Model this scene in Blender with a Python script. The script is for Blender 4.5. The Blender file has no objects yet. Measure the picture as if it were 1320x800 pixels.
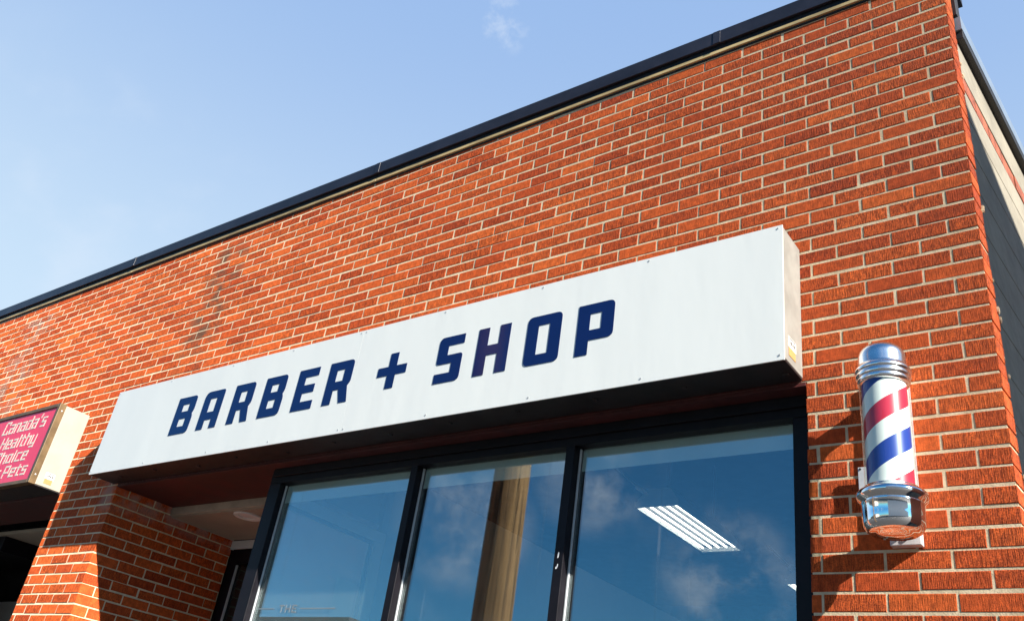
import bpy, bmesh, math, random
import numpy as np
from mathutils import Vector, Matrix
random.seed(7)
rng = np.random.default_rng(11)
S = bpy.context.scene
COL = S.collection
R = math.radians

# ------------------------------------------------------------------ materials
def newmat(name):
    m = bpy.data.materials.new(name); m.use_nodes = True
    nt = m.node_tree
    for n in list(nt.nodes): nt.nodes.remove(n)
    out = nt.nodes.new('ShaderNodeOutputMaterial')
    return m, nt, out

def N(nt, typ, **kw):
    n = nt.nodes.new(typ)
    for k, v in kw.items():
        if k.startswith('i_'):
            n.inputs[k[2:].replace('_', ' ')].default_value = v
        else:
            setattr(n, k, v)
    return n

def math_(nt, op, a, b=None, c=None, clamp=False):
    n = nt.nodes.new('ShaderNodeMath'); n.operation = op; n.use_clamp = clamp
    for i, v in enumerate((a, b, c)):
        if v is None: continue
        if isinstance(v, (int, float)): n.inputs[i].default_value = v
        else: nt.links.new(v, n.inputs[i])
    return n.outputs[0]

def mixc(nt, fac, a, b, blend='MIX'):
    n = nt.nodes.new('ShaderNodeMix'); n.data_type = 'RGBA'; n.blend_type = blend
    for i, v in ((0, fac), (6, a), (7, b)):
        if isinstance(v, (int, float)): n.inputs[i].default_value = v
        elif isinstance(v, tuple): n.inputs[i].default_value = (*v, 1)
        else: nt.links.new(v, n.inputs[i])
    return n.outputs[2]

def ramp(nt, v, lo, hi):
    n = nt.nodes.new('ShaderNodeMapRange'); n.interpolation_type = 'SMOOTHSTEP'
    n.inputs[1].default_value = lo; n.inputs[2].default_value = hi
    nt.links.new(v, n.inputs[0]); return n.outputs[0]

def simple(name, col, rough=.5, metal=0., var=.15, scale=6., bump=0., bscale=60., spec=.5, diffrough=0., coat=0., stretch=None):
    m, nt, out = newmat(name)
    b = N(nt, 'ShaderNodeBsdfPrincipled')
    tc = N(nt, 'ShaderNodeTexCoord')
    vec = tc.outputs['Object']
    if stretch:
        mp = N(nt, 'ShaderNodeMapping'); mp.inputs['Scale'].default_value = stretch
        nt.links.new(vec, mp.inputs[0]); vec = mp.outputs[0]
    no = N(nt, 'ShaderNodeTexNoise'); no.inputs['Scale'].default_value = scale
    no.inputs['Detail'].default_value = 8; no.inputs['Roughness'].default_value = .65
    nt.links.new(vec, no.inputs['Vector'])
    f = ramp(nt, no.outputs[0], .3, .7)
    lo = tuple(c * (1 - var) for c in col); hi = tuple(min(1, c * (1 + var)) for c in col)
    nt.links.new(mixc(nt, f, lo, hi), b.inputs['Base Color'])
    b.inputs['Metallic'].default_value = metal
    b.inputs['Specular IOR Level'].default_value = spec
    b.inputs['Diffuse Roughness'].default_value = diffrough
    b.inputs['Coat Weight'].default_value = coat
    rr = N(nt, 'ShaderNodeMapRange'); rr.inputs[3].default_value = max(0, rough - .08); rr.inputs[4].default_value = min(1, rough + .08)
    nt.links.new(no.outputs[0], rr.inputs[0])
    if rough > .09: nt.links.new(rr.outputs[0], b.inputs['Roughness'])
    else: b.inputs['Roughness'].default_value = rough
    if bump:
        n2 = N(nt, 'ShaderNodeTexNoise'); n2.inputs['Scale'].default_value = bscale; n2.inputs['Detail'].default_value = 5
        nt.links.new(vec, n2.inputs['Vector'])
        bp = N(nt, 'ShaderNodeBump'); bp.inputs['Strength'].default_value = 1; bp.inputs['Distance'].default_value = bump
        nt.links.new(n2.outputs[0], bp.inputs['Height']); nt.links.new(bp.outputs[0], b.inputs['Normal'])
    nt.links.new(b.outputs[0], out.inputs[0])
    return m

def stain_masks(nt, X, Z, noise):
    """long streaks on the wall: (dark grey-brown mask, whitish mask)"""
    def band(x0, slope, w, z0, z1):
        cx = math_(nt, 'ADD', X, math_(nt, 'MULTIPLY', math_(nt, 'SUBTRACT', Z, 4.6), slope))
        d = math_(nt, 'ABSOLUTE', math_(nt, 'SUBTRACT', cx, x0))
        a = ramp(nt, d, w, w * .25)
        zz = math_(nt, 'MULTIPLY', ramp(nt, Z, z0 - .25, z0 + .25), ramp(nt, Z, z1 + .12, z1 - .1))
        return math_(nt, 'MULTIPLY', a, zz)
    n1 = ramp(nt, noise, .38, .62)
    s1 = math_(nt, 'MULTIPLY', band(-5.14, -.1, .30, 4.1, 5.1), n1)
    s2 = math_(nt, 'MULTIPLY', band(-8.07, 0., .42, 4.0, 5.15), n1)
    return s1, s2

def spots(nt, X, Z, cx, cz, r):
    dx = math_(nt, 'SUBTRACT', X, cx); dz = math_(nt, 'SUBTRACT', Z, cz)
    d = math_(nt, 'SQRT', math_(nt, 'ADD', math_(nt, 'MULTIPLY', dx, dx), math_(nt, 'MULTIPLY', dz, dz)))
    return ramp(nt, d, r, r * .2)

def brick_mat():
    m, nt, out = newmat('rug_face_brick')
    b = N(nt, 'ShaderNodeBsdfPrincipled')
    tc = N(nt, 'ShaderNodeTexCoord'); sep = N(nt, 'ShaderNodeSeparateXYZ')
    nt.links.new(tc.outputs['Object'], sep.inputs[0])
    X, Y, Z = sep.outputs
    geo = N(nt, 'ShaderNodeNewGeometry'); rnd = geo.outputs['Random Per Island']
    wn = N(nt, 'ShaderNodeTexWhiteNoise'); wn.noise_dimensions = '1D'; nt.links.new(rnd, wn.inputs['W'])
    wsep = N(nt, 'ShaderNodeSeparateColor'); nt.links.new(wn.outputs['Color'], wsep.inputs[0])
    cr = N(nt, 'ShaderNodeValToRGB'); nt.links.new(rnd, cr.inputs[0])
    els = cr.color_ramp.elements
    els[0].position = 0; els[0].color = (.51, .077, .017, 1)
    els[1].position = 1; els[1].color = (.74, .158, .030, 1)
    e = els.new(.2); e.color = (.59, .098, .020, 1)
    e = els.new(.55); e.color = (.65, .119, .023, 1)
    e = els.new(.85); e.color = (.69, .134, .026, 1)
    # mottling
    n1 = N(nt, 'ShaderNodeTexNoise'); n1.inputs['Scale'].default_value = 38; n1.inputs['Detail'].default_value = 6
    nt.links.new(tc.outputs['Object'], n1.inputs['Vector'])
    mot = ramp(nt, n1.outputs[0], .3, .72)
    col = mixc(nt, .45, cr.outputs[0], mixc(nt, mot, (.55, .5, .5), (1.35, 1.4, 1.5)), 'MULTIPLY')
    # broad weathering
    n3 = N(nt, 'ShaderNodeTexNoise'); n3.inputs['Scale'].default_value = 1.6; n3.inputs['Detail'].default_value = 6; n3.inputs['Roughness'].default_value = .7
    nt.links.new(tc.outputs['Object'], n3.inputs['Vector'])
    col = mixc(nt, .5, col, mixc(nt, ramp(nt, n3.outputs[0], .3, .7), (.85, .81, .8), (1.1, 1.13, 1.13)), 'MULTIPLY')
    # grooves: coordinate along the wall, broken up
    U = math_(nt, 'ADD', X, Y)
    cmb = N(nt, 'ShaderNodeCombineXYZ'); nt.links.new(math_(nt, 'MULTIPLY', U, 320.), cmb.inputs[0]); nt.links.new(math_(nt, 'MULTIPLY', Z, 30.), cmb.inputs[1]); nt.links.new(math_(nt, 'MULTIPLY', rnd, 900.), cmb.inputs[2])
    g = N(nt, 'ShaderNodeTexNoise'); g.inputs['Scale'].default_value = 1.0; g.inputs['Detail'].default_value = 2; nt.links.new(cmb.outputs[0], g.inputs['Vector'])
    groove = ramp(nt, g.outputs[0], .36, .6)
    gr = N(nt, 'ShaderNodeTexNoise'); gr.inputs['Scale'].default_value = 330; gr.inputs['Detail'].default_value = 3; nt.links.new(tc.outputs['Object'], gr.inputs['Vector'])
    gw = math_(nt, 'MULTIPLY_ADD', ramp(nt, wsep.outputs[1], .0, .8), .75, .25)      # how strongly this brick is combed
    h = math_(nt, 'ADD', math_(nt, 'MULTIPLY', groove, gw), math_(nt, 'MULTIPLY', gr.outputs[0], 1.0))
    col = mixc(nt, math_(nt, 'MULTIPLY', gw, .8), col, mixc(nt, groove, (.50, .40, .38), (1.10, 1.12, 1.12)), 'MULTIPLY')
    sp_ = N(nt, 'ShaderNodeTexNoise'); sp_.inputs['Scale'].default_value = 190; sp_.inputs['Detail'].default_value = 4; sp_.inputs['Roughness'].default_value = .7; nt.links.new(tc.outputs['Object'], sp_.inputs['Vector'])
    col = mixc(nt, math_(nt, 'MULTIPLY', gw, .9), col, mixc(nt, ramp(nt, sp_.outputs[0], .36, .58), (.50, .38, .34), (1.12, 1.14, 1.14)), 'MULTIPLY')
    # streaks and dirt
    ns = N(nt, 'ShaderNodeTexNoise'); ns.inputs['Scale'].default_value = 7; ns.inputs['Detail'].default_value = 7; nt.links.new(tc.outputs['Object'], ns.inputs['Vector'])
    s1, s2 = stain_masks(nt, X, Z, ns.outputs[0])
    pick = ramp(nt, wsep.outputs[2], .1, .45)
    col = mixc(nt, math_(nt, 'MULTIPLY', math_(nt, 'MULTIPLY', s1, .95), pick), col, (.15, .075, .045))
    col = mixc(nt, math_(nt, 'MULTIPLY', math_(nt, 'MULTIPLY', s2, .75), pick), col, (.30, .20, .155))
    web = math_(nt, 'MULTIPLY', spots(nt, X, Z, -5.6, 3.17, .2), ramp(nt, ns.outputs[0], .42, .6))
    col = mixc(nt, math_(nt, 'MULTIPLY', web, .5), col, (.42, .38, .36))
    nt.links.new(col, b.inputs['Base Color'])
    b.inputs['Roughness'].default_value = .9; b.inputs['Specular IOR Level'].default_value = .25
    b.inputs['Diffuse Roughness'].default_value = 1.
    bp = N(nt, 'ShaderNodeBump'); bp.inputs['Strength'].default_value = .9; bp.inputs['Distance'].default_value = .0020
    nt.links.new(h, bp.inputs['Height']); nt.links.new(bp.outputs[0], b.inputs['Normal'])
    nt.links.new(b.outputs[0], out.inputs[0])
    return m

def mortar_mat():
    m, nt, out = newmat('sand_mortar')
    b = N(nt, 'ShaderNodeBsdfPrincipled')
    tc = N(nt, 'ShaderNodeTexCoord'); sep = N(nt, 'ShaderNodeSeparateXYZ'); nt.links.new(tc.outputs['Object'], sep.inputs[0])
    X, Y, Z = sep.outputs
    n1 = N(nt, 'ShaderNodeTexNoise'); n1.inputs['Scale'].default_value = 14; n1.inputs['Detail'].default_value = 8; n1.inputs['Roughness'].default_value = .7
    nt.links.new(tc.outputs['Object'], n1.inputs['Vector'])
    col = mixc(nt, ramp(nt, n1.outputs[0], .3, .7), (.58, .47, .31), (.80, .68, .48))
    ns = N(nt, 'ShaderNodeTexNoise'); ns.inputs['Scale'].default_value = 7; ns.inputs['Detail'].default_value = 7; nt.links.new(tc.outputs['Object'], ns.inputs['Vector'])
    s1, s2 = stain_masks(nt, X, Z, ns.outputs[0])
    col = mixc(nt, math_(nt, 'MULTIPLY', s1, .3), col, (.34, .28, .22))
    col = mixc(nt, math_(nt, 'MULTIPLY', s2, .5), col, (.62, .58, .54))
    nt.links.new(col, b.inputs['Base Color'])
    b.inputs['Roughness'].default_value = .95; b.inputs['Specular IOR Level'].default_value = .1; b.inputs['Diffuse Roughness'].default_value = 1.
    n2 = N(nt, 'ShaderNodeTexNoise'); n2.inputs['Scale'].default_value = 150; n2.inputs['Detail'].default_value = 4; nt.links.new(tc.outputs['Object'], n2.inputs['Vector'])
    bp = N(nt, 'ShaderNodeBump'); bp.inputs['Strength'].default_value = .8; bp.inputs['Distance'].default_value = .002
    nt.links.new(n2.outputs[0], bp.inputs['Height']); nt.links.new(bp.outputs[0], b.inputs['Normal'])
    nt.links.new(b.outputs[0], out.inputs[0])
    return m

def glass_mat(name, fac0, fac1, tint, trans=.8, streaks=False):
    m, nt, out = newmat(name)
    tr = N(nt, 'ShaderNodeBsdfTransparent'); tr.inputs[0].default_value = (trans * .94, trans, trans * .97, 1)
    gl = N(nt, 'ShaderNodeBsdfGlossy'); gl.inputs['Color'].default_value = (*tint, 1); gl.inputs['Roughness'].default_value = 0.0
    lw = N(nt, 'ShaderNodeLayerWeight'); lw.inputs[0].default_value = .5
    fac = math_(nt, 'MULTIPLY_ADD', math_(nt, 'POWER', lw.outputs['Facing'], 4.), fac1, fac0, clamp=True)
    mx = N(nt, 'ShaderNodeMixShader'); nt.links.new(fac, mx.inputs[0]); nt.links.new(tr.outputs[0], mx.inputs[1]); nt.links.new(gl.outputs[0], mx.inputs[2])
    last = mx.outputs[0]
    if streaks:       # dried run marks and dust on the pane
        tc = N(nt, 'ShaderNodeTexCoord')
        mp = N(nt, 'ShaderNodeMapping'); mp.inputs['Scale'].default_value = (26, 1, .55); nt.links.new(tc.outputs['Object'], mp.inputs[0])
        no = N(nt, 'ShaderNodeTexNoise'); no.inputs['Scale'].default_value = 1.; no.inputs['Detail'].default_value = 2; nt.links.new(mp.outputs[0], no.inputs['Vector'])
        st = ramp(nt, no.outputs[0], .69, .74)
        n2 = N(nt, 'ShaderNodeTexNoise'); n2.inputs['Scale'].default_value = 4.; n2.inputs['Detail'].default_value = 5; nt.links.new(tc.outputs['Object'], n2.inputs['Vector'])
        st = math_(nt, 'ADD', math_(nt, 'MULTIPLY', st, .05), math_(nt, 'MULTIPLY', ramp(nt, n2.outputs[0], .5, .8), .02))
        df = N(nt, 'ShaderNodeBsdfDiffuse'); df.inputs[0].default_value = (.7, .72, .72, 1)
        m2 = N(nt, 'ShaderNodeMixShader'); nt.links.new(st, m2.inputs[0]); nt.links.new(last, m2.inputs[1]); nt.links.new(df.outputs[0], m2.inputs[2])
        last = m2.outputs[0]
    nt.links.new(last, out.inputs[0])
    return m

def stripe_mat():
    m, nt, out = newmat('barber_stripes')
    b = N(nt, 'ShaderNodeBsdfPrincipled')
    tc = N(nt, 'ShaderNodeTexCoord'); sep = N(nt, 'ShaderNodeSeparateXYZ'); nt.links.new(tc.outputs['Object'], sep.inputs[0])
    ang = math_(nt, 'ARCTAN2', sep.outputs[0], math_(nt, 'MULTIPLY', sep.outputs[1], -1.))   # 0 at front, + towards +X
    ph = math_(nt, 'SUBTRACT', math_(nt, 'DIVIDE', sep.outputs[2], .30), math_(nt, 'DIVIDE', ang, 2 * math.pi))
    ph = math_(nt, 'FRACT', math_(nt, 'ADD', ph, STRIPE_OFF + 10.))
    def inband(c, w):
        d = math_(nt, 'ABSOLUTE', math_(nt, 'SUBTRACT', ph, c)); return ramp(nt, d, w / 2 + .003, w / 2 - .003)
    col = mixc(nt, inband(.25, .25), (.82, .82, .80), (.55, .025, .06))
    col = mixc(nt, inband(.75, .26), col, (.018, .05, .30))
    nt.links.new(col, b.inputs['Base Color']); b.inputs['Roughness'].default_value = .35
    nt.links.new(b.outputs[0], out.inputs[0])
    return m
STRIPE_OFF = .45

M = {}
M['brick'] = brick_mat()
M['mortar'] = mortar_mat()
M['sign_white'] = simple('white_sign_panel', (.77, .795, .76), .32, var=.008, scale=1.6, bump=.004, bscale=1.3, stretch=(2.2, 1, .7))
M['cabinet_cream'] = simple('weathered_cream_cabinet', (.25, .24, .215), .5, var=.14, scale=9)
M['cabinet_ivory'] = simple('ivory_cabinet', (.37, .335, .265), .5, var=.06, scale=7)
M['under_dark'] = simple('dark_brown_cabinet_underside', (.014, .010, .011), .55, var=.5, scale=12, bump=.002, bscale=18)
M['letter_blue'] = simple('navy_vinyl', (.004, .014, .085), .10, var=.05, spec=.55)
M['screw'] = simple('zinc_screw', (.42, .43, .44), .5, .4, var=.2, scale=40)
M['seam'] = simple('panel_seam', (.62, .64, .64), .6, var=.05)
M['lintel_red'] = simple('dark_red_paint', (.07, .012, .011), .6, var=.35, scale=5)
M['frame_dark'] = simple('dark_bronze_aluminium', (.007, .006, .009), .5, .0, var=.3, scale=8, spec=.22)
M['gasket'] = simple('light_glazing_bead', (.45, .48, .49), .4, var=.1, scale=20)
M['glass'] = glass_mat('window_glass', .22, .8, (.90, .96, 1.0), .985, True)
M['glass_side'] = glass_mat('side_glass', .05, .8, (.9, .95, 1.0), .93)
M['tube_glass'] = glass_mat('clear_tube', .03, .8, (1, 1, 1), .985)
M['fascia'] = simple('navy_metal_fascia', (.014, .015, .024), .42, .0, var=.3, scale=3, spec=.5, bump=.02, bscale=1.6)
M['black'] = simple('black_metal', (.006, .006, .008), .6, var=.3)
M['tan'] = simple('tan_flashing', (.42, .32, .15), .5, var=.4, scale=4, stretch=(1, 8, 8))
M['steel_grey'] = simple('grey_steel_flashing', (.20, .25, .31), .35, .3, var=.1)
M['parge'] = simple('cream_parged_block', (.37, .335, .26), .9, var=.16, scale=4, bump=.004, bscale=22, diffrough=1)
M['old_brick'] = simple('peeling_red_brick', (.42, .11, .055), .9, var=.45, scale=16, bump=.003, bscale=50, diffrough=1)
M['chrome'] = simple('polished_chrome', (.93, .94, .95), .085, 1., var=.03, scale=8)
M['satin'] = simple('satin_chrome', (.94, .95, .96), .2, 1., var=.02, scale=8)
M['bracket'] = simple('pale_grey_steel_plate', (.58, .58, .58), .4, .2, var=.1, scale=12)
M['core'] = stripe_mat()
M['pink'] = simple('pink_sign_face', (.88, .045, .105), .3, var=.06, scale=3)
M['bronze'] = simple('bronze_retainer', (.16, .10, .045), .45, .2, var=.25, scale=10)
M['pet_text'] = simple('cream_vinyl', (.80, .68, .55), .4, var=.04)
M['sticker_white'] = simple('sticker_white', (.75, .74, .70), .5, var=.1, scale=60)
M['sticker_ink'] = simple('sticker_ink', (.03, .03, .03), .5)
M['sticker_orange'] = simple('sticker_orange', (.50, .25, .09), .5)
M['ceiling'] = simple('porch_ceiling', (.36, .30, .23), .8, var=.1, scale=3)
M['trim_cream'] = simple('cream_trim', (.42, .36, .28), .7, var=.15, scale=8)
M['room_white'] = simple('painted_drywall', (.70, .72, .70), .8, var=.04)
M['room_grey'] = simple('grey_blue_wall_paint', (.22, .25, .27), .8, var=.04)
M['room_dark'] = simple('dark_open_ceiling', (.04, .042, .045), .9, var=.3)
M['floor'] = simple('shop_floor', (.52, .48, .42), .5, var=.2)
M['pan'] = simple('grey_reflector_pan', (.10, .10, .095), .5)
M['vinyl_faint'] = simple('frosted_vinyl', (.20, .24, .27), .6)
M['fixture_white'] = simple('white_enamel', (.78, .79, .78), .4, var=.03)
M['vinyl_white'] = simple('white_vinyl', (.75, .77, .78), .5, var=.05)
M['paper'] = simple('paper_notice', (.82, .83, .82), .7, var=.03)
M['concrete'] = simple('tarred_pavement', (.040, .038, .037), .9, var=.18, scale=2.5, bump=.004, bscale=60)
M['asphalt'] = simple('asphalt', (.045, .045, .046), .9, var=.25, scale=3, bump=.006, bscale=90)
M['earth'] = simple('ground', (.16, .15, .11), .95, var=.3, scale=.3)
M['road_white'] = simple('road_paint', (.7, .68, .6), .7, var=.2, scale=8)
M['pale_blocker'] = simple('pale_render', (.62, .62, .60), .9, var=.08, scale=1)
M['stucco'] = simple('stucco', (.42, .38, .33), .9, var=.1, scale=2)
M['roof_shingle'] = simple('roof_shingles', (.07, .065, .06), .9, var=.3, scale=10)

def wood_mat():
    m, nt, out = newmat('weathered_pole_wood')
    b = N(nt, 'ShaderNodeBsdfPrincipled'); tc = N(nt, 'ShaderNodeTexCoord')
    mp = N(nt, 'ShaderNodeMapping'); mp.inputs['Scale'].default_value = (16, 16, .5); nt.links.new(tc.outputs['Object'], mp.inputs[0])
    n1 = N(nt, 'ShaderNodeTexNoise'); n1.inputs['Scale'].default_value = 1.6; n1.inputs['Detail'].default_value = 8; n1.inputs['Roughness'].default_value = .7; nt.links.new(mp.outputs[0], n1.inputs['Vector'])
    mp2 = N(nt, 'ShaderNodeMapping'); mp2.inputs['Scale'].default_value = (12, 12, .25); nt.links.new(tc.outputs['Object'], mp2.inputs[0])
    n2 = N(nt, 'ShaderNodeTexNoise'); n2.inputs['Scale'].default_value = 1.; n2.inputs['Detail'].default_value = 3; nt.links.new(mp2.outputs[0], n2.inputs['Vector'])
    crack = ramp(nt, math_(nt, 'ABSOLUTE', math_(nt, 'SUBTRACT', n2.outputs[0], .5)), .0, .018)
    n3 = N(nt, 'ShaderNodeTexNoise'); n3.inputs['Scale'].default_value = 1.3; n3.inputs['Detail'].default_value = 5; nt.links.new(tc.outputs['Object'], n3.inputs['Vector'])
    col = mixc(nt, ramp(nt, n1.outputs[0], .3, .7), (.14, .078, .033), (.30, .175, .072))
    col = mixc(nt, .6, col, mixc(nt, ramp(nt, n3.outputs[0], .35, .65), (.6, .55, .5), (1.1, 1.1, 1.1)), 'MULTIPLY')
    col = mixc(nt, crack, (.03, .02, .012), col)
    nt.links.new(col, b.inputs['Base Color']); b.inputs['Roughness'].default_value = .9
    bp = N(nt, 'ShaderNodeBump'); bp.inputs['Distance'].default_value = .01
    nt.links.new(math_(nt, 'ADD', n1.outputs[0], crack), bp.inputs['Height']); nt.links.new(bp.outputs[0], b.inputs['Normal'])
    nt.links.new(b.outputs[0], out.inputs[0]); return m
M['wood'] = wood_mat()
def film_mat():
    m, nt, out = newmat('frosted_film_glass')
    t = N(nt, 'ShaderNodeBsdfTranslucent'); t.inputs[0].default_value = (.8, .83, .85, 1)
    d = N(nt, 'ShaderNodeBsdfDiffuse'); d.inputs[0].default_value = (.75, .78, .8, 1)
    tr = N(nt, 'ShaderNodeBsdfTransparent')
    a = N(nt, 'ShaderNodeMixShader'); a.inputs[0].default_value = .5; nt.links.new(t.outputs[0], a.inputs[1]); nt.links.new(d.outputs[0], a.inputs[2])
    b = N(nt, 'ShaderNodeMixShader'); b.inputs[0].default_value = .8; nt.links.new(tr.outputs[0], b.inputs[1]); nt.links.new(a.outputs[0], b.inputs[2])
    nt.links.new(b.outputs[0], out.inputs[0]); return m
M['film'] = film_mat()
def painted_light_sheet(name, alpha):
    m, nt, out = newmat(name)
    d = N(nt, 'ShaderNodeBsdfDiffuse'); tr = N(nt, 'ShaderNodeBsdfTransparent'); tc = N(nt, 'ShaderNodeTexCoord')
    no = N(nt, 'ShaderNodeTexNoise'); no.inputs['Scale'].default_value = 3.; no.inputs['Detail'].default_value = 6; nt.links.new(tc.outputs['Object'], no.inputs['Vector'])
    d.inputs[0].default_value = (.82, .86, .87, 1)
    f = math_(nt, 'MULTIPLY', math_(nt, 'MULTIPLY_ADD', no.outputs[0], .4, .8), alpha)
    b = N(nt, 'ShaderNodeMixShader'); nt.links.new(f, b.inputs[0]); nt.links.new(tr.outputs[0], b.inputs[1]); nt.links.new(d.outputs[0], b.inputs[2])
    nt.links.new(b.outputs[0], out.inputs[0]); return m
M['band_light'] = painted_light_sheet('painted_band_light', .9); M['pane_haze'] = painted_light_sheet('painted_pane_haze', .22)  # pale sheet colours standing in for the light band and pane haze

def emit_mat(name, col, s):
    m, nt, out = newmat(name)
    b = N(nt, 'ShaderNodeEmission'); b.inputs[0].default_value = (*col, 1); b.inputs[1].default_value = s
    nt.links.new(b.outputs[0], out.inputs[0]); return m
M['lamp'] = emit_mat('lit_fluorescent_tube', (1., .93, .85), 3.0)

# ------------------------------------------------------------------ mesh helpers
class MB:
    def __init__(s): s.v = []; s.f = []; s.mi = []
    def add(s, vs, fs, mi=0):
        o = len(s.v); s.v += [tuple(map(float, p)) for p in vs]
        for f in fs: s.f.append(tuple(i + o for i in f)); s.mi.append(mi)
    def box(s, x0, x1, y0, y1, z0, z1, mi=0):
        s.add([(x0,y0,z0),(x1,y0,z0),(x1,y1,z0),(x0,y1,z0),(x0,y0,z1),(x1,y0,z1),(x1,y1,z1),(x0,y1,z1)],
              [(0,3,2,1),(4,5,6,7),(0,1,5,4),(1,2,6,5),(2,3,7,6),(3,0,4,7)], mi)
    def hexa(s, p, mi=0):   # 8 points ordered like box
        s.add(p, [(0,3,2,1),(4,5,6,7),(0,1,5,4),(1,2,6,5),(2,3,7,6),(3,0,4,7)], mi)
    def lathe(s, prof, c=(0,0), n=64, mi=0, cap=True):
        o = []; fs = []
        for r, z in prof:
            for k in range(n):
                a = 2*math.pi*k/n; o.append((c[0]+r*math.cos(a), c[1]+r*math.sin(a), z))
        m = len(prof)
        for i in range(m-1):
            for k in range(n):
                k2 = (k+1) % n; fs.append((i*n+k, i*n+k2, (i+1)*n+k2, (i+1)*n+k))
        if cap:
            fs.append(tuple(range(n-1, -1, -1))); fs.append(tuple((m-1)*n+k for k in range(n)))
        s.add(o, fs, mi)
    def tube(s, p, q, r, n=10, mi=0):
        p = Vector(p); q = Vector(q); d = (q-p).normalized()
        a = d.orthogonal().normalized(); b = d.cross(a)
        vs = []
        for base in (p, q):
            for k in range(n):
                t = 2*math.pi*k/n; vs.append(base + r*(a*math.cos(t)+b*math.sin(t)))
        fs = [(k, (k+1) % n, n+(k+1) % n, n+k) for k in range(n)] + [tuple(range(n-1,-1,-1)), tuple(range(n, 2*n))]
        s.add(vs, fs, mi)
    def build(s, name, mats, parent=None, bevel=0, smooth=None, loc=None):
        me = bpy.data.meshes.new(name)
        v = s.v
        if loc is not None: v = [(p[0]-loc[0], p[1]-loc[1], p[2]-loc[2]) for p in v]
        me.from_pydata(v, [], s.f); me.validate()
        if not isinstance(mats, (list, tuple)): mats = [mats]
        for m in mats: me.materials.append(m)
        me.polygons.foreach_set('material_index', s.mi)
        bm = bmesh.new(); bm.from_mesh(me); bmesh.ops.recalc_face_normals(bm, faces=bm.faces); bm.to_mesh(me); bm.free()
        if smooth:
            for p in me.polygons: p.use_smooth = True
            me.set_sharp_from_angle(angle=R(smooth))
        o = bpy.data.objects.new(name, me); COL.objects.link(o)
        if loc is not None: o.location = loc
        if parent is not None:
            o.parent = parent
            pl = Vector((0,0,0)); q = parent
            while q: pl += q.location; q = q.parent
            o.location = Vector(loc if loc is not None else (0,0,0)) - pl
        if bevel:
            md = o.modifiers.new('bevel', 'BEVEL'); md.width = bevel; md.segments = 2; md.limit_method = 'ANGLE'; md.angle_limit = R(40)
        return o

def tag(o, label, cat, group=None):
    o['label'] = label; o['category'] = cat
    if group: o['group'] = group
    return o
def empty(name, loc, label, cat, group=None):
    o = bpy.data.objects.new(name, None); COL.objects.link(o); o.location = loc; o.empty_display_size = .2
    return tag(o, label, cat, group)
def struct(o): o['kind'] = 'structure'; return o

# outline polygons (with holes) in the X-Z plane, extruded towards -Y
def round_poly(pts):
    out = []
    n = len(pts)
    for i, p in enumerate(pts):
        r = p[2] if len(p) > 2 else 0
        if r == 0: out.append((p[0], p[1])); continue
        a = Vector(pts[i-1][:2]); b = Vector(p[:2]); c = Vector(pts[(i+1) % n][:2])
        u = (a-b).normalized(); w = (c-b).normalized()
        s = b+u*r; e = b+w*r
        for k in range(7):
            t = k/6
            q = s*(1-t)**2 + b*2*t*(1-t) + e*t*t
            out.append((q.x, q.y))
    return out
def glyph_mesh(name, polys, x, y, z, depth, mat, parent):
    cu = bpy.data.curves.new(name, 'CURVE'); cu.dimensions = '2D'; cu.fill_mode = 'BOTH'; cu.extrude = depth/2
    for poly in polys:
        pts = round_poly(poly); sp = cu.splines.new('POLY'); sp.points.add(len(pts)-1); sp.use_cyclic_u = True
        for q, p in zip(sp.points, pts): q.co = (p[0], p[1], 0, 1)
    tmp = bpy.data.objects.new('tmp', cu); COL.objects.link(tmp)
    dg = bpy.context.evaluated_depsgraph_get()
    me = bpy.data.meshes.new_from_object(tmp.evaluated_get(dg))
    bpy.data.objects.remove(tmp); bpy.data.curves.remove(cu)
    me.name = name; me.transform(Matrix.Rotation(R(90), 4, 'X'))
    me.materials.clear(); me.materials.append(mat)
    o = bpy.data.objects.new(name, me); COL.objects.link(o); o.parent = parent
    pl = Vector((0,0,0)); q = parent
    while q: pl += q.location; q = q.parent
    o.location = Vector((x, y, z)) - pl
    return o

# ------------------------------------------------------------------ constants measured from the photograph
CO = .0677; ZT = 4.9734; BL = .2126; HB = .1058; JT = .0100
XJ, XPR, XPL = -.676, -5.54, -6.325      # right jamb, pier right and left arris
ZH = 3.214                               # head of the openings
def wall_top(x): return 5.172 + .0098*(-x)

# ------------------------------------------------------------------ the building
bld = empty('shop_building', (0, 0, 0), 'orange brick flat-roofed shop building with cream mortar and dark roof edge', 'building')

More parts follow.
